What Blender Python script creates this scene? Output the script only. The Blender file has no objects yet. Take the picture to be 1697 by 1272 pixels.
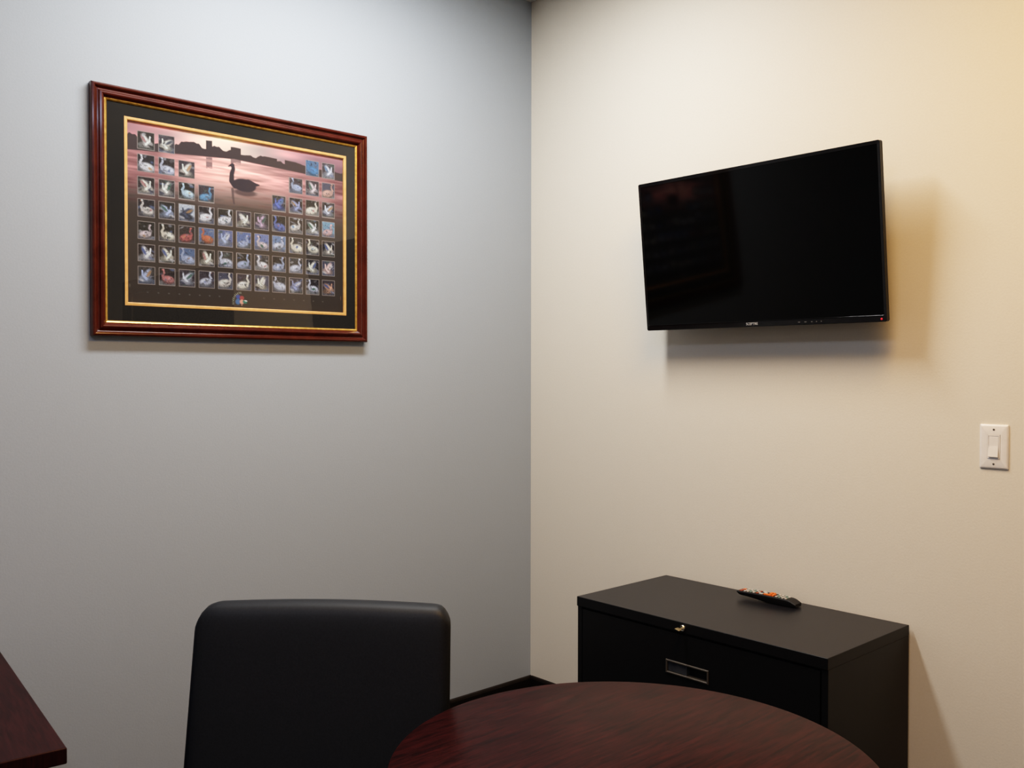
import bpy, bmesh, math, random
import numpy as np
from mathutils import Matrix, Vector

scene = bpy.context.scene
col = scene.collection
PI = math.pi
random.seed(7)

# ------------------------------------------------------------------ helpers
def new_obj(name, me, mat=None, parent=None):
    o = bpy.data.objects.new(name, me)
    col.objects.link(o)
    if mat is not None:
        me.materials.append(mat)
    if parent is not None:
        o.parent = parent
    return o

def obj(name, bm, mat=None, parent=None, smooth=None, bevel=None, segs=3, subsurf=0):
    bmesh.ops.recalc_face_normals(bm, faces=bm.faces)
    me = bpy.data.meshes.new(name)
    bm.to_mesh(me); bm.free()
    o = new_obj(name, me, mat, parent)
    if bevel:
        m = o.modifiers.new('bevel', 'BEVEL'); m.width = bevel; m.segments = segs
        m.limit_method = 'ANGLE'; m.angle_limit = math.radians(35)
    if subsurf:
        m = o.modifiers.new('sub', 'SUBSURF'); m.levels = subsurf; m.render_levels = subsurf
    if smooth is not None:
        for p in me.polygons: p.use_smooth = True
        if smooth < 180:
            me.set_sharp_from_angle(angle=math.radians(smooth))
    return o

def empty(name, loc=(0, 0, 0), rotz=0, label=None, cat=None, group=None):
    o = bpy.data.objects.new(name, None); col.objects.link(o)
    o.location = loc; o.rotation_euler = (0, 0, rotz); o.empty_display_size = .1
    if label: o['label'] = label
    if cat: o['category'] = cat
    if group: o['group'] = group
    return o

def box(bm, lo, hi, M=None):
    x0, y0, z0 = lo; x1, y1, z1 = hi
    vs = [bm.verts.new(p) for p in ((x0,y0,z0),(x1,y0,z0),(x1,y1,z0),(x0,y1,z0),(x0,y0,z1),(x1,y0,z1),(x1,y1,z1),(x0,y1,z1))]
    for f in ((0,3,2,1),(4,5,6,7),(0,1,5,4),(1,2,6,5),(2,3,7,6),(3,0,4,7)):
        bm.faces.new([vs[i] for i in f])
    if M is not None:
        for v in vs: v.co = M @ v.co
    return vs

def boxb(lo, hi, M=None):
    bm = bmesh.new(); box(bm, lo, hi, M); return bm

def lathe(profile, n=48, M=None, bm=None):
    """profile: list of (r, z) from bottom to top, closed with caps"""
    bm = bm or bmesh.new()
    rings = []
    for r, z in profile:
        ring = []
        for i in range(n):
            a = 2 * PI * i / n
            p = Vector((r * math.cos(a), r * math.sin(a), z))
            ring.append(bm.verts.new(M @ p if M else p))
        rings.append(ring)
    for a, b in zip(rings, rings[1:]):
        for i in range(n):
            j = (i + 1) % n
            bm.faces.new((a[i], a[j], b[j], b[i]))
    bm.faces.new(list(reversed(rings[0]))); bm.faces.new(rings[-1])
    return bm

def prism(outline, z0, z1, M=None, bm=None):
    """outline in xy extruded along z"""
    bm = bm or bmesh.new()
    a = [Vector((x, y, z0)) for x, y in outline]; b = [Vector((x, y, z1)) for x, y in outline]
    if M: a = [M @ p for p in a]; b = [M @ p for p in b]
    va = [bm.verts.new(p) for p in a]; vb = [bm.verts.new(p) for p in b]
    n = len(va)
    bm.faces.new(list(reversed(va))); bm.faces.new(vb)
    for i in range(n):
        j = (i + 1) % n
        bm.faces.new((va[i], va[j], vb[j], vb[i]))
    return bm

def rrect(x0, x1, y0, y1, r, n=6):
    pts = []
    for cx, cy, a0 in ((x1 - r, y0 + r, -PI/2), (x1 - r, y1 - r, 0), (x0 + r, y1 - r, PI/2), (x0 + r, y0 + r, PI)):
        for i in range(n + 1):
            a = a0 + (PI / 2) * i / n
            pts.append((cx + r * math.cos(a), cy + r * math.sin(a)))
    return pts

def sweep_frame(rect, profile, M):
    """mitred ring: profile = [(inset from outer edge, height)], closed; rect in (a,b)"""
    a0, a1, b0, b1 = rect
    bm = bmesh.new(); rings = []
    for o, h in profile:
        rings.append([bm.verts.new(M @ Vector(p)) for p in ((a0+o, b0+o, h), (a1-o, b0+o, h), (a1-o, b1-o, h), (a0+o, b1-o, h))])
    n = len(rings)
    for k in range(n):
        A, B = rings[k], rings[(k + 1) % n]
        for i in range(4):
            j = (i + 1) % 4
            bm.faces.new((A[i], A[j], B[j], B[i]))
    return bm

# ------------------------------------------------------------------ materials
def mat(name, color=(.5, .5, .5), rough=.5, metal=0., spec=.5, coat=0., emit=None, estr=0.):
    m = bpy.data.materials.new(name); m.use_nodes = True
    b = m.node_tree.nodes['Principled BSDF']
    b.inputs['Base Color'].default_value = (*color, 1)
    b.inputs['Roughness'].default_value = rough
    b.inputs['Metallic'].default_value = metal
    b.inputs['Specular IOR Level'].default_value = spec
    b.inputs['Coat Weight'].default_value = coat
    b.inputs['Coat Roughness'].default_value = .08
    if emit:
        b.inputs['Emission Color'].default_value = (*emit, 1); b.inputs['Emission Strength'].default_value = estr
    return m

def nodes(m):
    return m.node_tree.nodes, m.node_tree.links, m.node_tree.nodes['Principled BSDF']

def add_noise(m, scale=(1, 1, 1), nscale=20, detail=4, c1=None, c2=None, pos=(.35, .65), bump=0., bdist=.001, rough=None, nrough=.5):
    N, L, b = nodes(m)
    tc = N.new('ShaderNodeTexCoord'); mp = N.new('ShaderNodeMapping'); mp.inputs['Scale'].default_value = scale
    nz = N.new('ShaderNodeTexNoise'); nz.inputs['Scale'].default_value = nscale; nz.inputs['Detail'].default_value = detail
    nz.inputs['Roughness'].default_value = nrough
    L.new(tc.outputs['Object'], mp.inputs['Vector']); L.new(mp.outputs['Vector'], nz.inputs['Vector'])
    if c1 is not None:
        r = N.new('ShaderNodeValToRGB')
        r.color_ramp.elements[0].position = pos[0]; r.color_ramp.elements[1].position = pos[1]
        r.color_ramp.elements[0].color = (*c1, 1); r.color_ramp.elements[1].color = (*c2, 1)
        L.new(nz.outputs['Fac'], r.inputs['Fac']); L.new(r.outputs['Color'], b.inputs['Base Color'])
    if bump:
        bp = N.new('ShaderNodeBump'); bp.inputs['Strength'].default_value = bump; bp.inputs['Distance'].default_value = bdist
        L.new(nz.outputs['Fac'], bp.inputs['Height']); L.new(bp.outputs['Normal'], b.inputs['Normal'])
    if rough:
        mr = N.new('ShaderNodeMapRange'); mr.inputs['To Min'].default_value = rough[0]; mr.inputs['To Max'].default_value = rough[1]
        L.new(nz.outputs['Fac'], mr.inputs['Value']); L.new(mr.outputs['Result'], b.inputs['Roughness'])
    return m

def s2l(c):
    c = np.asarray(c, float) / 255.
    return np.where(c <= .04045, c / 12.92, ((c + .055) / 1.055) ** 2.4)

def S(r, g, b): return tuple(float(v) for v in s2l((r, g, b)))

def paint(name, c):
    k = .975
    m = mat(name, c, .75, spec=.25)
    return add_noise(m, nscale=170, detail=3, c1=tuple(v * k for v in c), c2=c, bump=.12, bdist=.002)

M_wall_l = paint('grey_wall_paint', (.375, .417, .470))
M_wall_r = paint('beige_wall_paint', (.68, .64, .57))
M_wall_o = paint('plain_wall_paint', (.62, .59, .53))
M_ceil = add_noise(mat('ceiling_tile', (.75, .75, .74), .9), nscale=90, bump=.3, bdist=.003)
M_floor = add_noise(mat('carpet', (.06, .052, .047), .95, spec=.1), nscale=240, c1=(.020, .017, .016), c2=(.042, .037, .033), bump=.6, bdist=.004)
M_base = add_noise(mat('dark_vinyl_base', (.012, .008, .006), .45), nscale=60, c1=(.010, .006, .005), c2=(.016, .010, .008))

def wood(name, dark, light, stretch, rough=.3, nscale=9):
    m = mat(name, dark, rough, spec=.28 if 'moulding' in name else .09)
    N, L, b = nodes(m)
    tc = N.new('ShaderNodeTexCoord'); mp = N.new('ShaderNodeMapping'); mp.inputs['Scale'].default_value = stretch
    n1 = N.new('ShaderNodeTexNoise'); n1.inputs['Scale'].default_value = nscale; n1.inputs['Detail'].default_value = 6; n1.inputs['Distortion'].default_value = .6
    n2 = N.new('ShaderNodeTexNoise'); n2.inputs['Scale'].default_value = nscale * 6; n2.inputs['Detail'].default_value = 3
    mx = N.new('ShaderNodeMath'); mx.operation = 'MULTIPLY_ADD'; mx.inputs[1].default_value = .35
    L.new(tc.outputs['Object'], mp.inputs['Vector']); L.new(mp.outputs['Vector'], n1.inputs['Vector']); L.new(mp.outputs['Vector'], n2.inputs['Vector'])
    L.new(n2.outputs['Fac'], mx.inputs[0]); L.new(n1.outputs['Fac'], mx.inputs[2])
    r = N.new('ShaderNodeValToRGB'); r.color_ramp.elements[0].position = .48; r.color_ramp.elements[1].position = .88
    r.color_ramp.elements[0].color = (*dark, 1); r.color_ramp.elements[1].color = (*light, 1)
    L.new(mx.outputs[0], r.inputs['Fac']); L.new(r.outputs['Color'], b.inputs['Base Color'])
    return m

M_table = wood('mahogany_laminate', (.0115, .0048, .0054), (.040, .0098, .0105), (14, 1.2, 1), rough=.34)
M_desk = wood('mahogany_laminate_desk', (.018, .0075, .0085), (.040, .0125, .0135), (1.2, 14, 1), rough=.34)
M_frame = wood('cherry_moulding', (.055, .0105, .0065), (.085, .018, .011), (3, 3, 3), rough=.25, nscale=6)
M_frame.node_tree.nodes['Principled BSDF'].inputs['Coat Weight'].default_value = .4
M_gold = add_noise(mat('gilt', (.62, .36, .09), .32, metal=.75), nscale=80, c1=(.50, .28, .07), c2=(.72, .44, .12))
M_matb = add_noise(mat('charcoal_mat_board', (.028, .025, .023), .9, spec=.2), nscale=300, c1=(.021, .021, .021), c2=(.028, .028, .028))
M_fillet = add_noise(mat('tan_fillet', (.70, .39, .14), .5), nscale=60, c1=(.66, .36, .125), c2=(.76, .44, .17))
M_black = add_noise(mat('black_gloss_plastic', (.006, .006, .007), .10, spec=.5), nscale=50, c1=(.005, .005, .006), c2=(.008, .008, .009))
M_blackm = add_noise(mat('black_matte_plastic', (.010, .010, .011), .5), nscale=200, bump=.1)
M_screen = add_noise(mat('dark_screen', (.0015, .0015, .0016), .07, spec=.30), nscale=30, c1=(.0013, .0013, .0014), c2=(.0018, .0018, .0018))
M_white_ink = mat('pale_print', (.55, .55, .55), .5)
M_dim_ink = mat('dim_print', (.10, .10, .10), .5)
M_led = mat('red_led', (.5, .01, .02), .4, emit=(1, .03, .06), estr=.9)
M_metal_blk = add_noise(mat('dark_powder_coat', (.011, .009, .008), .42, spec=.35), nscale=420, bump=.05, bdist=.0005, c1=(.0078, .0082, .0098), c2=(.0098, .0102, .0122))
M_metal_lit = add_noise(mat('dark_powder_coat_lit', (.05, .04, .036), .30, spec=.22), nscale=420, bump=.05, bdist=.0005, c1=(.0145, .0150, .0185), c2=(.018, .0185, .0225))  # same coat made lighter: light falling on the upward face, painted in
M_chrome = add_noise(mat('brushed_steel', (.55, .52, .48), .3, metal=1.), nscale=200, rough=(.25, .36))
M_pull = add_noise(mat('grey_pull_trim', (.12, .11, .10), .38, metal=.5), nscale=200, rough=(.33, .42))
M_brass = add_noise(mat('brass_key', (.62, .50, .30), .3, metal=1.), nscale=100, rough=(.25, .35))
M_recess = mat('black_recess', (.002, .002, .003), .5)
M_card = add_noise(mat('label_card', (.045, .05, .06), .25), nscale=30, c1=(.035, .04, .05), c2=(.06, .065, .075))
M_switch = add_noise(mat('white_switch_plastic', (.74, .72, .71), .35), nscale=60, c1=(.73, .71, .70), c2=(.76, .74, .73))
M_leather = mat('black_leatherette', (.012, .012, .013), .56, spec=.32)
add_noise(M_leather, nscale=260, detail=3, bump=.10, bdist=.001, c1=(.0115, .014, .019), c2=(.015, .018, .024))
M_orange = mat('orange_key', (.75, .17, .03), .5)
M_grey_key = mat('pale_grey_key', (.48, .46, .43), .5)
M_teal_key = mat('green_grey_key', (.20, .27, .24), .5)
M_red_key = mat('dull_red_key', (.34, .09, .05), .5)
M_doorw = wood('dark_door_wood', (.012, .006, .005), (.03, .014, .010), (10, 10, .7), rough=.3)

# glass of the picture: clear pane with Fresnel reflection
M_glass = bpy.data.materials.new('picture_glass'); M_glass.use_nodes = True
N, L = M_glass.node_tree.nodes, M_glass.node_tree.links
N.remove(N['Principled BSDF'])
tr = N.new('ShaderNodeBsdfTransparent'); gl = N.new('ShaderNodeBsdfGlossy'); gl.inputs['Roughness'].default_value = .0
lw = N.new('ShaderNodeLayerWeight'); lw.inputs['Blend'].default_value = .5
pw = N.new('ShaderNodeMath'); pw.operation = 'POWER'; pw.inputs[1].default_value = 5
ml = N.new('ShaderNodeMath'); ml.operation = 'MULTIPLY_ADD'; ml.inputs[1].default_value = .94; ml.inputs[2].default_value = .06
mx = N.new('ShaderNodeMixShader')
L.new(lw.outputs['Facing'], pw.inputs[0]); L.new(pw.outputs[0], ml.inputs[0])
L.new(ml.outputs[0], mx.inputs[0]); L.new(tr.outputs[0], mx.inputs[1]); L.new(gl.outputs[0], mx.inputs[2]); L.new(mx.outputs[0], N['Material Output'].inputs['Surface'])

# ------------------------------------------------------------------ camera (solved from the photograph)
F, YAW, PITCH, ROLL = 1532.94, .82909, -.01558, .00115
CAM = Vector((2.88995, -2.75887, 1.47536))
f = Vector((-math.sin(YAW) * math.cos(PITCH), math.cos(YAW) * math.cos(PITCH), math.sin(PITCH)))
r = f.cross(Vector((0, 0, 1))).normalized(); u = r.cross(f)
r2 = math.cos(ROLL) * r + math.sin(ROLL) * u; u2 = -math.sin(ROLL) * r + math.cos(ROLL) * u
cam = bpy.data.cameras.new('camera'); co = bpy.data.objects.new('camera', cam); col.objects.link(co)
cam.sensor_fit = 'HORIZONTAL'; cam.sensor_width = 36; cam.lens = F * 36 / 1697; cam.clip_start = .02
Mc = Matrix.Identity(4)
for i in range(3):
    Mc[i][0], Mc[i][1], Mc[i][2], Mc[i][3] = r2[i], u2[i], -f[i], CAM[i]
co.matrix_world = Mc
scene.camera = co

# ------------------------------------------------------------------ room
RW, RD, RH, T = 5.1, 4.4, 3.05, .12
def struct(name, bm, m, parent=None):
    o = obj(name, bm, m, parent)
    if parent is None: o['kind'] = 'structure'
    return o
DX0, DX1, DZ = 2.93, 4.72, 2.10      # dark double door in the beige wall, out of frame to the right
struct('floor', boxb((-T, -RD - T, -.1), (RW + T, T, 0)), M_floor)
struct('ceiling', boxb((-T, -RD - T, RH), (RW + T, T, RH + .1)), M_ceil)
struct('wall_left', boxb((-T, -RD, 0), (0, T, RH)), M_wall_l)
bm = boxb((0, 0, 0), (DX0, T, RH)); box(bm, (DX1, 0, 0), (RW, T, RH)); box(bm, (DX0, 0, DZ), (DX1, T, RH))
struct('wall_right', bm, M_wall_r)
struct('wall_back', boxb((RW, -RD, 0), (RW + T, T, RH)), M_wall_o)
struct('wall_front', boxb((-T, -RD - T, 0), (RW + T, -RD, RH)), M_wall_o)
bbp = [(0, 0), (.010, 0), (.010, .140), (.007, .149), (.003, .152), (0, .152)]
def baseboard(name, p0, p1, nrm):
    bm = bmesh.new(); d = Vector(p1) - Vector(p0); n = Vector(nrm)
    A = [bm.verts.new(Vector(p0) + n * a + Vector((0, 0, b))) for a, b in bbp]
    B = [bm.verts.new(Vector(p1) + n * a + Vector((0, 0, b))) for a, b in bbp]
    k = len(A)
    for i in range(k): bm.faces.new((A[i], A[(i + 1) % k], B[(i + 1) % k], B[i]))
    bm.faces.new(A); bm.faces.new(B)
    struct(name, bm, M_base)
baseboard('baseboard_left', (0, -RD, 0), (0, 0, 0), (1, 0, 0))
baseboard('baseboard_right', (.010, 0, 0), (DX0 - .09, 0, 0), (0, -1, 0))
d = empty('door_1'); d['kind'] = 'structure'
for i, (a, b) in enumerate(((DX0, (DX0 + DX1) / 2 - .002), ((DX0 + DX1) / 2 + .002, DX1))):
    obj('door_leaf', boxb((a + .02, .03, .01), (b - .02, .07, DZ - .02)), M_doorw, d, bevel=.002)
bm = boxb((DX0 - .08, -.018, 0), (DX0 + .01, .02, DZ + .08)); box(bm, (DX1 - .01, -.018, 0), (DX1 + .08, .02, DZ + .08)); box(bm, (DX0 + .01, -.018, DZ - .01), (DX1 - .01, .02, DZ + .08))
obj('door_casing', bm, M_doorw, d, bevel=.003)

# ------------------------------------------------------------------ framed picture on the grey wall
PY0, PY1, PZ0, PZ1 = -1.821, -.8535, 1.575, 2.3285
MW = Matrix(((0, 0, 1, 0), (1, 0, 0, 0), (0, 1, 0, 0), (0, 0, 0, 1)))   # (a=y, b=z, h=x)
pic = empty('framed_picture', (0, 0, 0), 0, 'wide dark cherry framed picture of many small swan photographs hanging on the grey wall', 'picture')
prof = [(0, .002), (0, .022), (.002, .026), (.006, .0275), (.010, .0265), (.013, .022), (.017, .020), (.021, .0215), (.024, .0255), (.029, .0275), (.033, .026), (.037, .021), (.040, .017), (.040, .002)]
o = obj('frame_moulding', sweep_frame((PY0, PY1, PZ0, PZ1), prof, MW), M_frame, pic)
o = obj('gilt_lip', sweep_frame((PY0 + .0395, PY1 - .0395, PZ0 + .0395, PZ1 - .0395), [(0, .002), (0, .0172), (.002, .0182), (.005, .0165), (.0072, .0145), (.0072, .002)], MW), M_gold, pic)
FY0, FY1, FZ0, FZ1 = -1.722, -.936, 1.670, 2.245
o = obj('mat_board', sweep_frame((PY0 + .041, PY1 - .041, PZ0 + .041, PZ1 - .041), [(0, .004), (0, .0125), (FY0 - PY0 - .041, .0125), (FY0 - PY0 - .041, .004)], MW), M_matb, pic)
# mat window is not evenly placed: rebuild it exactly
bm = bmesh.new()
O = (PY0 + .041, PY1 - .041, PZ0 + .041, PZ1 - .041)
def ringface(bm, A, B, h, h2):
    a = [bm.verts.new(MW @ Vector(p)) for p in ((A[0], A[2], h), (A[1], A[2], h), (A[1], A[3], h), (A[0], A[3], h))]
    b = [bm.verts.new(MW @ Vector(p)) for p in ((B[0], B[2], h2), (B[1], B[2], h2), (B[1], B[3], h2), (B[0], B[3], h2))]
    for i in range(4): bm.faces.new((a[i], a[(i+1) % 4], b[(i+1) % 4], b[i]))
    return a, b
I_ = (FY0, FY1, FZ0, FZ1)
a1, b1 = ringface(bm, O, I_, .0125, .0125)
a2, b2 = ringface(bm, O, I_, .004, .004)
for i in range(4):
    j = (i + 1) % 4
    bm.faces.new((a1[i], a1[j], a2[j], a2[i])); bm.faces.new((b1[i], b1[j], b2[j], b2[i]))
old = o.data
bmesh.ops.recalc_face_normals(bm, faces=bm.faces); bm.to_mesh(old); bm.free()
o = obj('tan_fillet', sweep_frame((FY0, FY1, FZ0, FZ1), [(0, .004), (0, .0118), (.001, .0122), (.0075, .0122), (.010, .0105), (.010, .004)], MW), M_fillet, pic)

# --- printed poster: colours computed on a fine grid
PW, PH = .766, .555
QY0, QZ1 = -1.712, 2.235
NU, NV = 470, 340
uu = np.linspace(0, PW, NU); vv = np.linspace(0, PH, NV)
U, V = np.meshgrid(uu, vv)
rng = np.random.RandomState(3)
def sm(x, a, b):
    t = np.clip((x - a) / (b - a), 0, 1); return t * t * (3 - 2 * t)
def vnoise(nx, ny, seed):
    """smooth value noise on the poster grid"""
    g = np.random.RandomState(seed).rand(ny + 2, nx + 2)
    fx = U / PW * nx; fy = V / PH * ny
    ix = np.minimum(fx.astype(int), nx); iy = np.minimum(fy.astype(int), ny)
    tx = fx - ix; ty = fy - iy; tx = tx * tx * (3 - 2 * tx); ty = ty * ty * (3 - 2 * ty)
    return (g[iy, ix] * (1 - tx) + g[iy, ix + 1] * tx) * (1 - ty) + (g[iy + 1, ix] * (1 - tx) + g[iy + 1, ix + 1] * tx) * ty
img = np.zeros((NV, NU, 3))
def lay(mask, c):
    global img
    c = np.asarray(c, float)
    img = img * (1 - mask[..., None]) + c * mask[..., None]
# sky
glow = np.exp(-((U - .30) / .23) ** 2)
sky = (np.array([176, 118, 128])[None, None] * (1 - glow[..., None]) + np.array([256, 232, 212])[None, None] * glow[..., None])
st = vnoise(7, 26, 5)
sky += (st[..., None] - .5) * np.array([130, 84, 76]) * (1 - .5 * glow[..., None])
pinkL = np.exp(-((U - .06) / .10) ** 2) * .55
sky = sky * (1 - pinkL[..., None]) + np.array([226, 154, 156]) * pinkL[..., None]
img = sky.copy()
hor = .085 - .10 * U + .13 * np.clip(U - .25, 0, 1) ** 1.3
hor = np.where(U < .35, .085 - .066 * U, .062 + .041 * (U - .35))
# water: pink highlights fading to dark brown
dep = np.clip((V - hor) / .20, 0, 1)
wg = np.exp(-((U - .33) / .22) ** 2)
wat = np.array([160, 100, 102]) * (1 - wg[..., None]) + np.array([255, 200, 186]) * wg[..., None]
rip = vnoise(9, 80, 8) * .6 + vnoise(18, 130, 9) * .4
wat = wat + (rip[..., None] - .5) * np.array([300, 270, 256]) * (.35 + .65 * dep[..., None])
brown = np.array([57, 47, 42])
k = sm(dep + (rip - .5) * .35, .30, .95)
wat = wat * (1 - k[..., None]) + brown * k[..., None]
lay(sm(V, hor - .001, hor + .001), (0, 0, 0))
wm = sm(V, hor - .001, hor + .001)[..., None]
img = sky * (1 - wm) + wat * wm
# skyline
tree = .012 + .018 * vnoise(34, 1, 11)[0] + .006 * vnoise(90, 1, 12)[0]
tree = tree + .030 * np.exp(-((uu - .015) / .022) ** 4) + .010 * np.exp(-((uu - .20) / .04) ** 2)
for a, b, h in ((.252, .274, .049), (.338, .374, .036), (.470, .505, .028), (.535, .580, .030), (.60, .63, .022)):
    tree = np.maximum(tree, np.where((uu > a) & (uu < b), h, 0))
tm = sm(V, hor - tree[None] - .0012, hor - tree[None] + .0012) * (1 - sm(V, hor + .002, hor + .005))
lay(tm, (58, 44, 46))
for a, b, h in ((.252, .274, .040), (.338, .374, .018)):
    lay(((U > a) & (U < b) & (V > hor + .004) & (V < hor + h)) * (.25 + .45 * (rip > .5)), (104, 74, 76))
def ell(cx, cy, rx, ry, rot=0., soft=.10):
    c, s = math.cos(rot), math.sin(rot)
    x = (U - cx) * c + (V - cy) * s; y = -(U - cx) * s + (V - cy) * c
    d = np.sqrt((x / rx) ** 2 + (y / ry) ** 2)
    return 1 - sm(d, 1 - soft, 1 + soft)
def stroke(pts, w0, w1):
    m = np.zeros_like(U)
    P = np.array(pts, float); n = len(P)
    for i in range(n - 1):
        for t in np.linspace(0, 1, 6, endpoint=False):
            q = P[i] * (1 - t) + P[i + 1] * t; w = w0 + (w1 - w0) * (i + t) / (n - 1)
            sl = (slice(max(int((q[1] - w * 2) / PH * NV) - 1, 0), int((q[1] + w * 2) / PH * NV) + 2), slice(max(int((q[0] - w * 2) / PW * NU) - 1, 0), int((q[0] + w * 2) / PW * NU) + 2))
            d = np.hypot(U[sl] - q[0], V[sl] - q[1]) / w
            m[sl] = np.maximum(m[sl], 1 - sm(d, .75, 1.2))
    return m
# silhouetted swan on the water
dk = (44, 36, 46)
lay(ell(.388, .171, .040, .011, 0, .3) * .75, (60, 42, 46))
lay(stroke([(.343, .165), (.345, .19), (.349, .215)], .005, .003) * .6, (58, 42, 46))
lay(ell(.385, .147, .042, .021, .05), dk)
lay(stroke([(.40, .135), (.425, .140), (.440, .139)], .010, .002), dk)
lay(stroke([(.352, .152), (.340, .138), (.341, .115), (.346, .098), (.345, .088)], .010, .0055), dk)
lay(ell(.342, .086, .0085, .0055, -.3), dk)
lay(stroke([(.336, .088), (.328, .092)], .003, .0015), dk)
# plain dark lower ground
low = sm(V, .275, .32) * .96
img = img * (1 - low[..., None]) + np.array([56, 47, 42]) * low[..., None]
# small photographs
TW, TH = .053, .055
rows = {0: [0, 1, 9, 10], 1: [0, 1, 2, 8, 9, 10], 2: [0, 1, 2, 3, 7, 8, 9, 10]}
bgs = [(52, 42, 44), (60, 50, 48), (44, 40, 46), (70, 60, 70), (48, 44, 40), (84, 84, 108), (66, 62, 62)]
sky_bgs = {(3, 2): (206, 212, 222), (4, 3): (98, 122, 172), (4, 4): (104, 116, 176), (3, 10): (128, 178, 206), (4, 6): (122, 140, 200), (4, 5): (104, 128, 190), (4, 7): (120, 150, 196), (0, 9): (86, 128, 178), (5, 2): (86, 116, 166)}
bodies = [(232, 228, 232), (226, 216, 208), (206, 208, 226), (150, 160, 204), (214, 196, 198), (236, 226, 206), (172, 184, 214)]
spec = {(4, 2): (206, 96, 92), (4, 3): (222, 112, 70), (6, 1): (212, 128, 126), (1, 10): (222, 168, 150), (0, 9): (70, 140, 200), (2, 7): (86, 110, 204), (3, 7): (98, 118, 196), (2, 3): (96, 160, 206), (3, 9): (226, 224, 216), (3, 2): (60, 70, 96), (5, 10): (230, 190, 184), (3, 6): (206, 170, 196), (4, 10): (226, 210, 196), (3, 10): (222, 176, 176), (6, 10): (214, 160, 130), (6, 5): (236, 230, 216), (5, 0): (236, 232, 240), (1, 2): (238, 222, 206), (2, 2): (196, 220, 236)}
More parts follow.
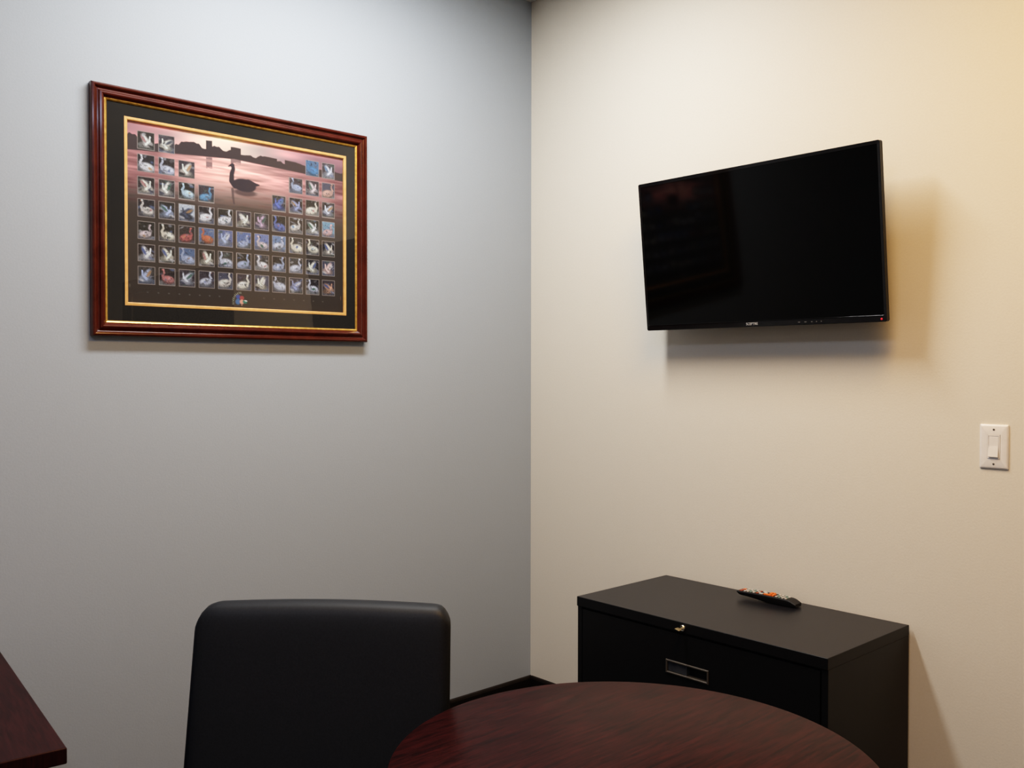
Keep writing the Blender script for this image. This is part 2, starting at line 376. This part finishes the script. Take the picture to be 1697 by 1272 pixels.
for R_ in range(7):
    for C_ in rows.get(R_, range(11)):
        rr = random.Random(R_ * 31 + C_ * 7 + 5)
        x0 = .032 + C_ * .0648; y0 = .026 + R_ * .0692
        inb = ((U >= x0) & (U <= x0 + TW) & (V >= y0) & (V <= y0 + TH)).astype(float)
        inn = ((U >= x0 + .0017) & (U <= x0 + TW - .0017) & (V >= y0 + .0017) & (V <= y0 + TH - .0017)).astype(float)
        lay(inb, (168, 154, 146))
        bg = sky_bgs.get((R_, C_)) or rr.choice(bgs)
        lay(inn, bg)
        # ground / water strip
        gy = y0 + TH * rr.uniform(.62, .82)
        gc = rr.choice([(92, 88, 98), (120, 126, 156), (84, 86, 80), (142, 140, 142), (96, 104, 130)])
        lay(inn * sm(V, gy - .002, gy + .002) * .85, gc)
        for q in range(rr.randint(2, 5)):      # foliage glints and reflections
            c = rr.choice([(150, 150, 160), (190, 186, 190), (40, 34, 36), (96, 118, 170), (120, 112, 116), (84, 104, 96)])
            lay(inn * ell(x0 + rr.uniform(.05, .95) * TW, y0 + rr.uniform(.04, .98) * TH, rr.uniform(.004, .013), rr.uniform(.0015, .005), rr.uniform(-.6, .6), .4) * .75, c)
        bc = spec.get((R_, C_)) or rr.choice(bodies)
        fl = rr.choice([-1, 1]); cx = x0 + TW * (.5 + .06 * fl); cy = y0 + TH * rr.uniform(.62, .72)
        kind = rr.random()
        sh = tuple(v * .62 for v in bc)
        ac = rr.choice([(70, 92, 170), (200, 120, 120), (240, 236, 236), (56, 60, 80), (96, 140, 190), (60, 110, 90), (210, 150, 90)])
        hi = tuple(min(250, v * 1.12 + 8) for v in bc)
        if kind < .60:
            nk = -fl; k_ = rr.uniform(1.08, 1.38)
            bx = cx + nk * .012 * k_
            lay(inn * ell(cx, cy + .003, .0175 * k_, .0110 * k_, .12 * fl, .3), sh)
            lay(inn * ell(cx + fl * .001, cy - .001, .0165 * k_, .0092 * k_, .18 * fl, .3), bc)
            lay(inn * ell(cx + fl * .004, cy - .004, .010 * k_, .0045 * k_, .3 * fl, .5) * .8, hi)
            for q in range(rr.randint(1, 3)):
                lay(inn * ell(cx + rr.uniform(-.010, .012), cy + rr.uniform(-.005, .006), rr.uniform(.003, .007), rr.uniform(.0015, .004), rr.uniform(-1, 1), .5) * rr.uniform(.4, .9), ac if q == 0 else sh)
            lay(inn * stroke([(bx, cy), (bx + nk * .004 * k_, cy - .010 * k_), (bx - nk * .001, cy - .018 * k_), (bx + nk * .001, cy - .025 * k_)], .0044, .0026), bc)
            lay(inn * ell(bx + nk * .002, cy - .0262 * k_, .0042, .0028, 0, .3), hi)
            lay(inn * ell(bx + nk * .006, cy - .0250 * k_, .0022, .0012, 0, .3), (190, 100, 60) if rr.random() < .6 else (40, 36, 40))
        else:                                   # close-up plumage with a raised wing
            a = rr.uniform(.5, 1.2) * fl
            lay(inn * ell(x0 + TW * .46, y0 + TH * .70, .022, .010, -.2 * fl, .3), sh)
            lay(inn * ell(x0 + TW * .5, y0 + TH * .48, .0225, .0095, a, .3), bc)
            lay(inn * ell(x0 + TW * .5 + fl * .003, y0 + TH * .45, .018, .0032, a, .4) * .9, hi)
            lay(inn * ell(x0 + TW * .5 + fl * .006, y0 + TH * .68, .016, .009, -.2 * fl, .25), tuple(v * .85 for v in bc))
            lay(inn * ell(x0 + TW * .5 - fl * .008, y0 + TH * .40, .012, .004, a, .4) * .85, ac)
            lay(inn * ell(x0 + TW * (.5 + .3 * fl), y0 + TH * .78, .009, .0035, .3, .4) * .8, rr.choice([(60, 60, 84), (226, 222, 222), (120, 130, 170), (36, 30, 34)]))
            lay(inn * stroke([(x0 + TW * .5, y0 + TH * .7), (x0 + TW * (.5 + .22 * fl), y0 + TH * .5), (x0 + TW * (.5 + .25 * fl), y0 + TH * .2)], .0040, .0024), hi)
        nzv = rng.rand(NV, NU) - .5
        for q in range(rr.randint(8, 13)):         # fine photographic mottling
            c = rr.choice([(30, 26, 30), (44, 38, 42), (200, 196, 204), (150, 146, 160), (96, 100, 130), (120, 104, 104), tuple(v * .5 for v in bc)])
            lay(inn * ell(x0 + rr.uniform(.03, .97) * TW, y0 + rr.uniform(.03, .97) * TH, rr.uniform(.0016, .0060), rr.uniform(.0010, .0028), rr.uniform(-1.5, 1.5), .5) * rr.uniform(.35, .75), c)
        img = np.where(inn[..., None] > .5, img.mean(-1, keepdims=True) * .20 + img * .72 - 8, img)
        img = img + (inn * nzv)[..., None] * 44
# emblem under the photographs
ex, ey = .372, .531
for dx, dy, rx, ry, c in ((-.010, -.012, .008, .007, (70, 84, 160)), (.003, -.009, .008, .007, (176, 70, 70)), (-.011, .004, .009, .010, (72, 116, 168)), (.003, .004, .008, .008, (226, 170, 150)), (.014, .004, .008, .005, (56, 130, 110)), (.017, .000, .006, .002, (226, 226, 226)), (.003, .014, .002, .004, (190, 140, 120))):
    lay(ell(ex + dx, ey + dy, rx, ry, .2, .25), c)
for i in range(10):                            # small arched lettering, too small to read
    a = PI * (1.06 - .062 * i * .95)
    px, py = ex + .002 - .031 * math.cos(PI - a) * -1 * -1, ey + .006 - .033 * math.sin(a)
    px = ex + .002 + .031 * math.cos(a)
    m = stroke([(px - .0028 * math.cos(a), py + .0028 * math.sin(a)), (px + .0028 * math.cos(a), py - .0028 * math.sin(a))], .0012, .0012)
    lay(m * .9, (186, 190, 168))
for i in range(8): lay(ell(.062 + i * .0335, .521, .0028, .0018, 0, .5) * .7, (124, 122, 120))
for i in range(7): lay(ell(.455 + i * .038, .519, .0028, .0018, 0, .5) * .7, (130, 118, 108))
lay(ell(.007, .503, .0015, .006, 0, .3) * .6, (130, 126, 110)); lay(ell(.757, .503, .002, .008, 0, .3) * .7, (136, 90, 70))
img = np.clip(img, 8, 250)
gl_ = s2l(img)                                  # wanted shown tone -> ink reflectance under this room's light
alb = np.clip((gl_ / (1 - .8 * gl_)) ** (1 / 1.45) / np.array([2.75, 2.5, 2.25]), .004, .92)
vert = np.stack([np.full_like(U, .0045), QY0 + U, QZ1 - V], -1).reshape(-1, 3)
idx = np.arange(NU * NV).reshape(NV, NU)
fc = np.stack([idx[:-1, :-1], idx[1:, :-1], idx[1:, 1:], idx[:-1, 1:]], -1).reshape(-1, 4)
me = bpy.data.meshes.new('printed_poster')
me.vertices.add(len(vert)); me.vertices.foreach_set('co', vert.ravel())
me.loops.add(fc.size); me.loops.foreach_set('vertex_index', fc.ravel().astype(np.int32))
me.polygons.add(len(fc)); me.polygons.foreach_set('loop_start', np.arange(0, fc.size, 4, dtype=np.int32))
me.update(calc_edges=True); me.validate()
ca = me.color_attributes.new('ink', 'FLOAT_COLOR', 'POINT')
ca.data.foreach_set('color', np.concatenate([alb, np.ones((NV, NU, 1))], -1).astype(np.float32).ravel())
M_poster = mat('poster_ink', (.2, .2, .2), .6, spec=.3)
N, L, b = nodes(M_poster)
at = N.new('ShaderNodeVertexColor'); at.layer_name = 'ink'
hs = N.new('ShaderNodeHueSaturation'); hs.inputs['Value'].default_value = 1.0; hs.inputs['Saturation'].default_value = 1.0
L.new(at.outputs['Color'], hs.inputs['Color']); L.new(hs.outputs['Color'], b.inputs['Base Color'])
new_obj('printed_poster', me, M_poster, pic)
bm = bmesh.new()
box(bm, (.0135, PY0 + .0405, PZ0 + .0405), (.0142, PY1 - .0405, PZ1 - .0405))
# a single sheet is enough for a thin clear pane
bm.free(); bm = bmesh.new()
bm.faces.new([bm.verts.new((.0135, a, b_)) for a, b_ in ((PY0 + .0405, PZ0 + .0405), (PY1 - .0405, PZ0 + .0405), (PY1 - .0405, PZ1 - .0405), (PY0 + .0405, PZ1 - .0405))])
g = obj('glass', bm, M_glass, pic)

# ------------------------------------------------------------------ television on a tilting mount
TX, TZ, TD, TWD, THT, TILT = 1.1826, 1.8787, .14, .8973, .5257, .1056
tv = empty('wall_mounted_tv', (TX, -TD, TZ), 0, 'switched-off black flat screen television tilted forward on the beige wall above the file cabinet', 'television')
RT = Matrix.Rotation(TILT, 4, 'X')
w2, h2 = TWD / 2, THT / 2
RX = RT @ Matrix.Rotation(PI / 2, 4, 'X')       # prism xy -> local xz, +z -> -y
bm = prism(rrect(-w2, w2, -h2, h2, .006), -.016, -.001, RX)
prism(rrect(-w2 + .06, w2 - .06, -h2 + .03, h2 - .12, .02), -.050, -.014, RX, bm)
obj('housing', bm, M_blackm, tv, bevel=.0015, segs=2)
def tvring(rect_o, rect_i, h0, h1):
    bm = bmesh.new()
    A = [Vector((x, y, h0)) for x, y in rect_o]; B = [Vector((x, y, h1)) for x, y in rect_o]
    Cc = [Vector((x, y, h1 - .001)) for x, y in rect_i]; D = [Vector((x, y, h0)) for x, y in rect_i]
    R4 = [[bm.verts.new(RX @ p) for p in q] for q in (A, B, Cc, D)]
    n = len(A)
    for k in range(4):
        P, Q = R4[k], R4[(k + 1) % 4]
        for i in range(n): bm.faces.new((P[i], P[(i + 1) % n], Q[(i + 1) % n], Q[i]))
    return bm
bz = tvring(rrect(-w2, w2, -h2, h2, .006), rrect(-w2 + .009, w2 - .009, -h2 + .019, h2 - .012, .002), -.004, .0022)
obj('bezel', bz, M_black, tv, bevel=.0012, segs=3)
obj('screen', prism(rrect(-w2 + .0085, w2 - .0085, -h2 + .0185, h2 - .0115, .002), -.003, .0002, RX), M_screen, tv)
bm = prism([(.0009 * math.cos(t * PI / 8), .0009 * math.sin(t * PI / 8)) for t in range(16)], -w2 + .012, w2 - .010, RT @ Matrix.Translation((0, -.0020, -h2 + .0190)) @ Matrix.Rotation(PI / 2, 4, 'Y'))  # thin glossy rod added to catch a lamp highlight above the lower bezel
obj('glint_strip', bm, M_black, tv, smooth=60)
def text_mesh(name, body, size, M, m, parent, extrude=.0002):
    cu = bpy.data.curves.new(name, 'FONT'); cu.body = body; cu.size = size; cu.align_x = 'CENTER'; cu.align_y = 'CENTER'; cu.extrude = extrude
    t = bpy.data.objects.new(name, cu); col.objects.link(t)
    dg = bpy.context.evaluated_depsgraph_get()
    me = bpy.data.meshes.new_from_object(t.evaluated_get(dg))
    bpy.data.objects.remove(t); bpy.data.curves.remove(cu)
    me.transform(M)
    return new_obj(name, me, m, parent)
text_mesh('maker_lettering', 'SCEPTRE', .0115, RX @ Matrix.Translation((-.008, -h2 + .0095, .0022)), M_white_ink, tv)
bm = bmesh.new()
for i, (x, w) in enumerate(((.160, .008), (.182, .008), (.205, .005), (.222, .004), (.238, .004))):
    prism(rrect(x, x + w, -h2 + .0075, -h2 + .0105, .001, 2), .0020, .0024, RX, bm)
obj('control_marks', bm, M_dim_ink, tv)
obj('power_light', lathe([(.0030, .001), (.0030, .0026), (.0022, .0032)], 20, RX @ Matrix.Translation((w2 - .016, -h2 + .0085, 0))), M_led, tv, smooth=40)
bm = bmesh.new()
box(bm, (-.24, TD - .012, -.10), (.24, TD - .001, .10))
for sx in (-1, 1):
    box(bm, (sx * .17 - .015, .062, -.16), (sx * .17 + .015, TD - .010, -.07)); box(bm, (sx * .17 - .015, .045, .05), (sx * .17 + .015, TD - .010, .12))
    box(bm, (sx * .17 - .018, .046, -.17), (sx * .17 + .018, .066, .13), None)
obj('wall_bracket', bm, M_blackm, tv, bevel=.002)

# ------------------------------------------------------------------ light switch
SX0, SX1, SZ0, SZ1 = 1.8517, 1.9283, 1.1976, 1.3227
sw = empty('light_switch', ((SX0 + SX1) / 2, 0, (SZ0 + SZ1) / 2), 0, 'white rocker light switch with a rectangular plate on the beige wall', 'light switch')
RS = Matrix.Rotation(PI / 2, 4, 'X')
a, b_ = (SX1 - SX0) / 2, (SZ1 - SZ0) / 2
bm = bmesh.new()
rings = []
outl = lambda k: rrect(-a + k, a - k, -b_ + k, b_ - k, .003, 4)
hole = rrect(-.0172, .0172, -.0345, .0345, .001, 4)
seq = [(outl(0), 0), (outl(0), .003), (outl(.0025), .0055), (outl(.006), .0066), (hole, .0068), (hole, .0035)]
for pts, h in seq: rings.append([bm.verts.new(RS @ Vector((x, y, h))) for x, y in pts])
for A, B in zip(rings, rings[1:]):
    for i in range(len(A)): bm.faces.new((A[i], A[(i + 1) % len(A)], B[(i + 1) % len(A)], B[i]))
bm.faces.new(rings[-1]); bm.faces.new(rings[0])
obj('cover_plate', bm, M_switch, sw, smooth=40)
# rocker: rim plus paddle pressed in at the top, standing proud below
bm = bmesh.new()
def slab(bm, pts):   # pts (z, h) profile extruded along x
    x0, x1 = pts[0]
    A = [bm.verts.new((x0, -h, z)) for z, h in pts[1]]; B = [bm.verts.new((x1, -h, z)) for z, h in pts[1]]
    k = len(A); bm.faces.new(A); bm.faces.new(B)
    for i in range(k): bm.faces.new((A[i], A[(i + 1) % k], B[(i + 1) % k], B[i]))
for z0, z1, x0, x1 in ((-.034, .034, -.0166, -.0135), (-.034, .034, .0135, .0166), (.0300, .034, -.0135, .0135), (-.034, -.0300, -.0135, .0135)):
    box(bm, (x0, -.0078, z0), (x1, -.003, z1))
obj('rocker_rim', bm, M_switch, sw, bevel=.0005, segs=2)
bm = bmesh.new()
slab(bm, ((-.0130, .0130), [(.0295, .003), (.0295, .0072), (.002, .0080), (-.0285, .0125), (-.0295, .0118), (-.0295, .003)]))
obj('rocker_paddle', bm, M_switch, sw, bevel=.0006, segs=2)
for s in (-1, 1):
    bm = lathe([(.0028, .0060), (.0028, .0074), (.0018, .0080)], 16, RS @ Matrix.Translation((0, s * .0485, 0)))
    obj('screw', bm, M_pull, sw, smooth=40)

# ------------------------------------------------------------------ lateral file cabinet
CX0, CW, CD, CH = .7437, .914, .4824, .711
CX1 = CX0 + CW; CYB = -.012; CYF = CYB - CD
cab = empty('file_cabinet', ((CX0 + CX1) / 2, (CYB + CYF) / 2, 0), 0, 'dark brown-black metal two-drawer lateral file cabinet under the television', 'file cabinet')
hw, hd = CW / 2, CD / 2
# body: sides, back, plinth and face frame as one shell
bm = bmesh.new()
zt = CH - .032
box(bm, (-hw + .001, -hd + .004, .0), (-hw + .020, hd, zt)); box(bm, (hw - .020, -hd + .004, .0), (hw - .001, hd, zt))
box(bm, (-hw + .020, hd - .02, .0), (hw - .020, hd, zt)); box(bm, (-hw + .020, -hd + .012, 0), (hw - .020, -hd + .035, .05))
box(bm, (-hw + .020, -hd + .012, zt - .020), (hw - .020, hd - .02, zt)); box(bm, (-hw + .020, -hd + .02, .345), (hw - .020, -hd + .06, .365))
obj('carcass', bm, M_metal_blk, cab, bevel=.0012, segs=2)
o = obj('cabinet_top', boxb((-hw, -hd, CH - .032), (hw, hd, CH)), M_metal_lit, cab, bevel=.0018, segs=3)
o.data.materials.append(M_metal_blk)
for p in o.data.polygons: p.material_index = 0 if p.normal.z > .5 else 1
HX0, HX1 = 1.120 - 1.2007, 1.278 - 1.2007
for k, (z0, z1) in enumerate(((.360, .672), (.052, .354))):
    hz0 = z1 - .672 + .5445
    hz1 = hz0 + .042
    dr = empty('drawer', (0, 0, 0)); dr.parent = cab
    yf, yb = -hd + .003, -hd + .025
    # front panel with an opening for the recessed pull
    x0, x1 = -hw + .024, hw - .024
    bm = bmesh.new()
    pa, pb = HX0 + .004, HX1 - .004; qa, qb = hz0 + .003, hz1 - .003
    for lo, hi in (((x0, z0), (x1, qa)), ((x0, qb), (x1, z1)), ((x0, qa), (pa, qb)), ((pb, qa), (x1, qb))):
        box(bm, (lo[0], yf, lo[1]), (hi[0], yb, hi[1]))
    bmesh.ops.remove_doubles(bm, verts=bm.verts, dist=1e-6)
    obj('drawer_front', bm, M_metal_blk, dr)
    MX = Matrix(((1, 0, 0, 0), (0, 0, -1, 0), (0, 1, 0, 0), (0, 0, 0, 1)))
    fr_ = sweep_frame((HX0, HX1, hz0, hz1), [(0, .0), (0, .0025), (.0015, .004), (.0045, .004), (.006, .0025), (.006, -.018), (.005, -.018), (.005, 0)], MX)
    o = obj('pull_frame', fr_, M_pull, dr); o.location.y = yf
    bm = boxb((HX0 + .005, yf + .016, hz0 + .005), (HX1 - .005, yf + .020, hz1 - .005))
    obj('pull_recess', bm, M_recess, dr)
    bm = bmesh.new(); box(bm, (HX0 + .007, yf + .001, hz0 + .007), ((HX0 + HX1) / 2 - .003, yf + .003, hz1 - .007))
    box(bm, ((HX0 + HX1) / 2 - .003, yf - .001, hz0 + .006), ((HX0 + HX1) / 2 - .001, yf + .016, hz1 - .006))
    obj('label_window', bm, M_card, dr)
lock = obj('lock', lathe([(.0095, 0), (.0095, .004), (.0080, .006), (.0075, .0055), (.0020, .0050)], 28, Matrix.Translation((1.186 - 1.2007, -hd, CH - .016)) @ RS), M_chrome, cab, smooth=35)
bm = bmesh.new()
KM = Matrix.Translation((1.186 - 1.2007, -hd - .005, CH - .016)) @ RS @ Matrix.Rotation(PI / 2 - .25, 4, 'Z')
box(bm, (-.0012, -.0035, 0), (.0012, .0035, .010), KM)
prism(rrect(-.0010, .0010, -.0085, .0085, .0009, 3), .009, .027, KM, bm)
obj('key', bm, M_brass, lock, bevel=.0008, segs=2)

# ------------------------------------------------------------------ remote control
rem = empty('remote_control', (1.222, -.083, CH + .0005), math.radians(3), 'black remote control with pale and orange buttons lying on the file cabinet', 'remote control')
rem.rotation_euler = (0, math.radians(-1.2), math.radians(3))
Lh, Wh = .106, .023
# side profile (x, z): raised tip at the left end, battery bulge under the other end
top = lambda x: .0255 - .0030 * (x / Lh) - .0035 * (x / Lh) ** 2
sec = []
for i in range(25):
    t = -1 + 2 * i / 24; x = t * Lh
    zt_ = top(x) if t < .8 else top(.8 * Lh) - (t - .8) / .2 * .0105
    zb_ = .0125 - .0125 * sm(np.float64(t), -.9, .35)
    if t < -.9: zb_ = .0125 + .006 * (-.9 - t) / .1
    w = Wh * (1 - .10 * max(0, abs(t) - .85) / .15)
    sec.append((x, w, float(zb_), float(zt_)))
bm = bmesh.new(); rg = []
for x, w, zb_, zt_ in sec:
    c = min(.004, (zt_ - zb_) * .35)
    rg.append([bm.verts.new((x, y, z)) for y, z in ((-w * .82, zb_), (w * .82, zb_), (w * .94, zb_ + c), (w, zt_ - c * .8), (w * .93, zt_), (-w * .93, zt_), (-w, zt_ - c * .8), (-w * .94, zb_ + c))])
for A, B in zip(rg, rg[1:]):
    for i in range(8): bm.faces.new((A[i], A[(i + 1) % 8], B[(i + 1) % 8], B[i]))
bm.faces.new(rg[0]); bm.faces.new(rg[-1])
obj('remote_body', bm, M_blackm, rem, smooth=30)
def key(x, y, rx, ry, m, h=.0022):
    x = x * .001; y = y * .001; rx *= .001; ry *= .001
    bm = prism(rrect(-rx, rx, -ry, ry, min(rx, ry) * .6, 4), -.001, h, Matrix.Translation((x, y, top(x))))
    obj('button', bm, m, rem, bevel=.0004, segs=2)
for y in (-13, -4.5, 4.5, 13): key(-93, y, 5.5, 3.2, M_red_key if y < 10 else M_orange)
for i, x in enumerate((-78, -67, -56, -45)):
    for y in (-13, 0, 13): key(x, y, 3.8, 5, M_grey_key if (i + y) % 2 == 0 or i == 0 else M_teal_key, .0026)
for y in (-13, 0, 13): key(-33, y, 4, 5, (M_red_key, M_grey_key, M_red_key)[(y + 13) // 13])
for y in (-14, 14): key(-18, y, 7, 4.5, M_grey_key, .0028)
key(-8, 0, 6, 5, M_grey_key, .0028)
key(10, 0, 5.5, 5.5, M_orange, .0045)
for x, y, a, b2_ in ((22, 0, 4, 9), (-1, -14, 8, 4), (10, -15, 9, 3.5), (10, 15, 9, 3.5), (24, -14, 3.5, 4)): key(x, y, a, b2_, M_orange, .0035)
for i, x in enumerate((36, 47, 58, 69)):
    for y in (-13, 0, 13): key(x, y, 3.8, 4.6, M_grey_key if (i + y) % 3 else M_teal_key, .0024)

# ------------------------------------------------------------------ round table
TB = (1.7752, -1.4307); TR, TTZ = .4568, .74
tab = empty('round_table', (TB[0], TB[1], 0), 0, 'round mahogany laminate pedestal table between the black chair and the file cabinet', 'table')
obj('tabletop', lathe([(TR - .004, TTZ - .030), (TR - .001, TTZ - .029), (TR, TTZ - .026), (TR, TTZ - .004), (TR - .0012, TTZ - .001), (TR - .004, TTZ)], 160), M_table, tab, smooth=30)
obj('pedestal', lathe([(.050, .05), (.050, TTZ - .035), (.16, TTZ - .034), (.16, TTZ - .030)], 40), M_blackm, tab, smooth=30)
bm = bmesh.new()
for k in range(4):
    A = Matrix.Rotation(PI / 2 * k + .35, 4, 'Z')
    prism([(.03, -.030), (.33, -.022), (.33, .022), (.03, .030)], .022, .050, A, bm)
    lathe([(.018, 0), (.018, .024)], 16, A @ Matrix.Translation((.305, 0, 0)), bm)
lathe([(.06, .018), (.06, .065)], 32, None, bm)
obj('cross_foot', bm, M_blackm, tab, bevel=.004)

# ------------------------------------------------------------------ desk
DA = math.radians(-5.1)
desk = empty('desk', (.192, -2.1175, 0), DA, 'dark mahogany desk end jutting in beside the grey wall at the bottom edge', 'desk')
DWd, DLn = .80, 1.5
obj('desktop', boxb((0, -DLn, .708), (DWd, 0, .74)), M_desk, desk, bevel=.003)
obj('end_panel', boxb((.03, -.06, .0), (DWd - .03, -.032, .708)), M_desk, desk, bevel=.001)
obj('end_panel', boxb((.03, -DLn + .032, .0), (DWd - .03, -DLn + .06, .708)), M_desk, desk, bevel=.001)
obj('modesty_panel', boxb((.05, -DLn + .06, .12), (.07, -.06, .708)), M_desk, desk, bevel=.001)

# ------------------------------------------------------------------ office chair
ch = empty('office_chair', (1.254, -1.858, 0), math.radians(45), 'black leatherette office chair with a wide padded back in front of the grey wall', 'chair')
def pad(bm, fn, nu, nv):
    """closed cushion from fn(u,v)-> (front point, back point)"""
    Fg = [[None] * (nu + 1) for _ in range(nv + 1)]; Bg = [[None] * (nu + 1) for _ in range(nv + 1)]
    for j in range(nv + 1):
        for i in range(nu + 1):
            a, b = fn(-1 + 2 * i / nu, -1 + 2 * j / nv)
            Fg[j][i] = bm.verts.new(a); Bg[j][i] = bm.verts.new(b)
    for j in range(nv):
        for i in range(nu):
            bm.faces.new((Fg[j][i], Fg[j][i+1], Fg[j+1][i+1], Fg[j+1][i])); bm.faces.new((Bg[j][i], Bg[j+1][i], Bg[j+1][i+1], Bg[j][i+1]))
    for i in range(nu):
        bm.faces.new((Fg[0][i], Bg[0][i], Bg[0][i+1], Fg[0][i+1])); bm.faces.new((Fg[nv][i], Fg[nv][i+1], Bg[nv][i+1], Bg[nv][i]))
    for j in range(nv):
        bm.faces.new((Fg[j][0], Fg[j+1][0], Bg[j+1][0], Bg[j][0])); bm.faces.new((Fg[j][nu], Bg[j][nu], Bg[j+1][nu], Fg[j+1][nu]))
def sq(u, v, p):
    """map the square to a rounded rectangle"""
    return u, v
BZ0, BZ1, BHW = .49, .9425, .2935
def backfn(u, v):
    # silhouette: rounded top corners, slight crown
    z = BZ0 + (BZ1 - BZ0) * (v + 1) / 2
    hwid = BHW + .004 * (1 - v) / 2
    rc = .050 if u < 0 else .034
    x = u * hwid - .003
    # corner rounding: pull the top edge down near the corners
    ztop = BZ1 + .006 * math.cos(u * PI / 2) - .004
    d = abs(u) * hwid - (hwid - rc)
    drop = rc - math.sqrt(max(rc * rc - d * d, 0)) if d > 0 else 0
    dropb = drop * .8
    z = BZ0 + dropb + (ztop - drop - BZ0 - dropb) * (v + 1) / 2
    lean = .24 + (z - .66) * .20 - .012 * (u * u)
    e = (1 - min(1, abs(u)) ** 6) ** .5 * (1 - min(1, abs(v)) ** 8) ** .5
    th = .012 + .024 * e
    return Vector((x, lean - th * .6, z)), Vector((x, lean + .030 + th * .7, z))
bm = bmesh.new(); pad(bm, backfn, 36, 26)
obj('backrest', bm, M_leather, ch, smooth=180, subsurf=1)
def seatfn(u, v):
    x = u * .262 * (1 - .05 * (1 - v) / 2 * 0); y = .02 + v * .25
    rc = .07; d = abs(x) - (.262 - rc)
    drop = rc - math.sqrt(max(rc * rc - d * d, 0)) if d > 0 else 0
    y = .02 + v * (.25 - drop)
    e = (1 - abs(u) ** 5) ** .5 * (1 - abs(v) ** 5) ** .5
    return Vector((x, y, .425 + .045 * e)), Vector((x, y, .400))
bm = bmesh.new(); pad(bm, seatfn, 24, 24)
obj('seat', bm, M_leather, ch, smooth=180, subsurf=1)
bm = bmesh.new()
box(bm, (-.035, .10, .388), (.035, .335, .400)); box(bm, (-.035, .325, .388), (.035, .337, .62))
obj('back_support', bm, M_blackm, ch, bevel=.003)
obj('gas_lift', lathe([(.028, .09), (.028, .26), (.017, .262), (.017, .385), (.09, .386), (.09, .402)], 32), M_blackm, ch, smooth=30)
for k in range(5):
    A = Matrix.Rotation(2 * PI * k / 5 + .3, 4, 'Z')
    bm = bmesh.new()
    vs = []
    for x, w, z0, z1 in ((.02, .026, .075, .115), (.15, .020, .070, .098), (.30, .014, .062, .080)):
        vs.append([bm.verts.new(A @ Vector((x, y, z))) for y, z in ((-w, z0), (w, z0), (w * .8, z1), (-w * .8, z1))])
    for a, b in zip(vs, vs[1:]):
        for i in range(4): bm.faces.new((a[i], a[(i+1) % 4], b[(i+1) % 4], b[i]))
    bm.faces.new(vs[0]); bm.faces.new(vs[-1])
    leg = obj('leg', bm, M_blackm, ch, bevel=.003)
    bm = bmesh.new()
    for s in (-1, 1):
        lathe([(.022, -.008), (.026, -.006), (.026, .006), (.022, .008)], 24, A @ Matrix.Translation((.285, s * .014, .026)) @ Matrix.Rotation(PI / 2, 4, 'X'), bm)
    lathe([(.006, .03), (.006, .066)], 12, A @ Matrix.Translation((.285, 0, 0)), bm)
    obj('caster', bm, M_blackm, leg, smooth=30)

# ------------------------------------------------------------------ light
def area(name, loc, rot, sx, sy, power, color, spread=PI):
    l = bpy.data.lights.new(name, 'AREA'); l.shape = 'RECTANGLE'; l.size = sx; l.size_y = sy; l.energy = power; l.color = color; l.spread = spread
    o = bpy.data.objects.new(name, l); col.objects.link(o); o.location = loc; o.rotation_euler = rot
    return o
area('ceiling_panel_and_fill', (.78, -1.20, RH - .01), (0, 0, 0), .22, 1.1, 81, (1.0, 1.0, .985))
area('ceiling_panel_and_fill', (2.6, -3.3, RH - .01), (0, 0, 0), 1.2, .6, 66, (.64, .75, 1.0))  # added fill lamp behind the camera, softens the shadows with cool light
area('warm_ceiling_light', (2.2, -1.4, RH - .01), (0, 0, 0), .6, 1.2, 84, (1.0, .59, .20))
w = bpy.data.worlds.new('world'); scene.world = w; w.use_nodes = True
w.node_tree.nodes['Background'].inputs['Color'].default_value = (.9, .95, 1, 1); w.node_tree.nodes['Background'].inputs['Strength'].default_value = .0

scene.view_settings.view_transform = 'Standard'
scene.view_settings.look = 'None'
scene.view_settings.exposure = 0.0
scene.view_settings.gamma = 1.0
# the camera's tone response: a soft toe and a rolled-off shoulder
scene.view_settings.use_curve_mapping = True
cm = scene.view_settings.curve_mapping
WL, TP, TM = 3.5, 1.45, .8
cm.white_level = (WL, WL, WL)
resp = lambda L_: L_ ** TP / (1 + TM * L_ ** TP)
crv = cm.curves[3]
xs = [0, .006, .014, .03, .06, .1, .15, .21, .28, .36, .46, .58, .72, .86, 1.0]
crv.points[0].location = (0, 0); crv.points[-1].location = (1, resp(WL))
for x in xs[1:-1]: crv.points.new(x, resp(x * WL))
cm.update()
scene.cycles.max_bounces = 10
scene.cycles.diffuse_bounces = 6
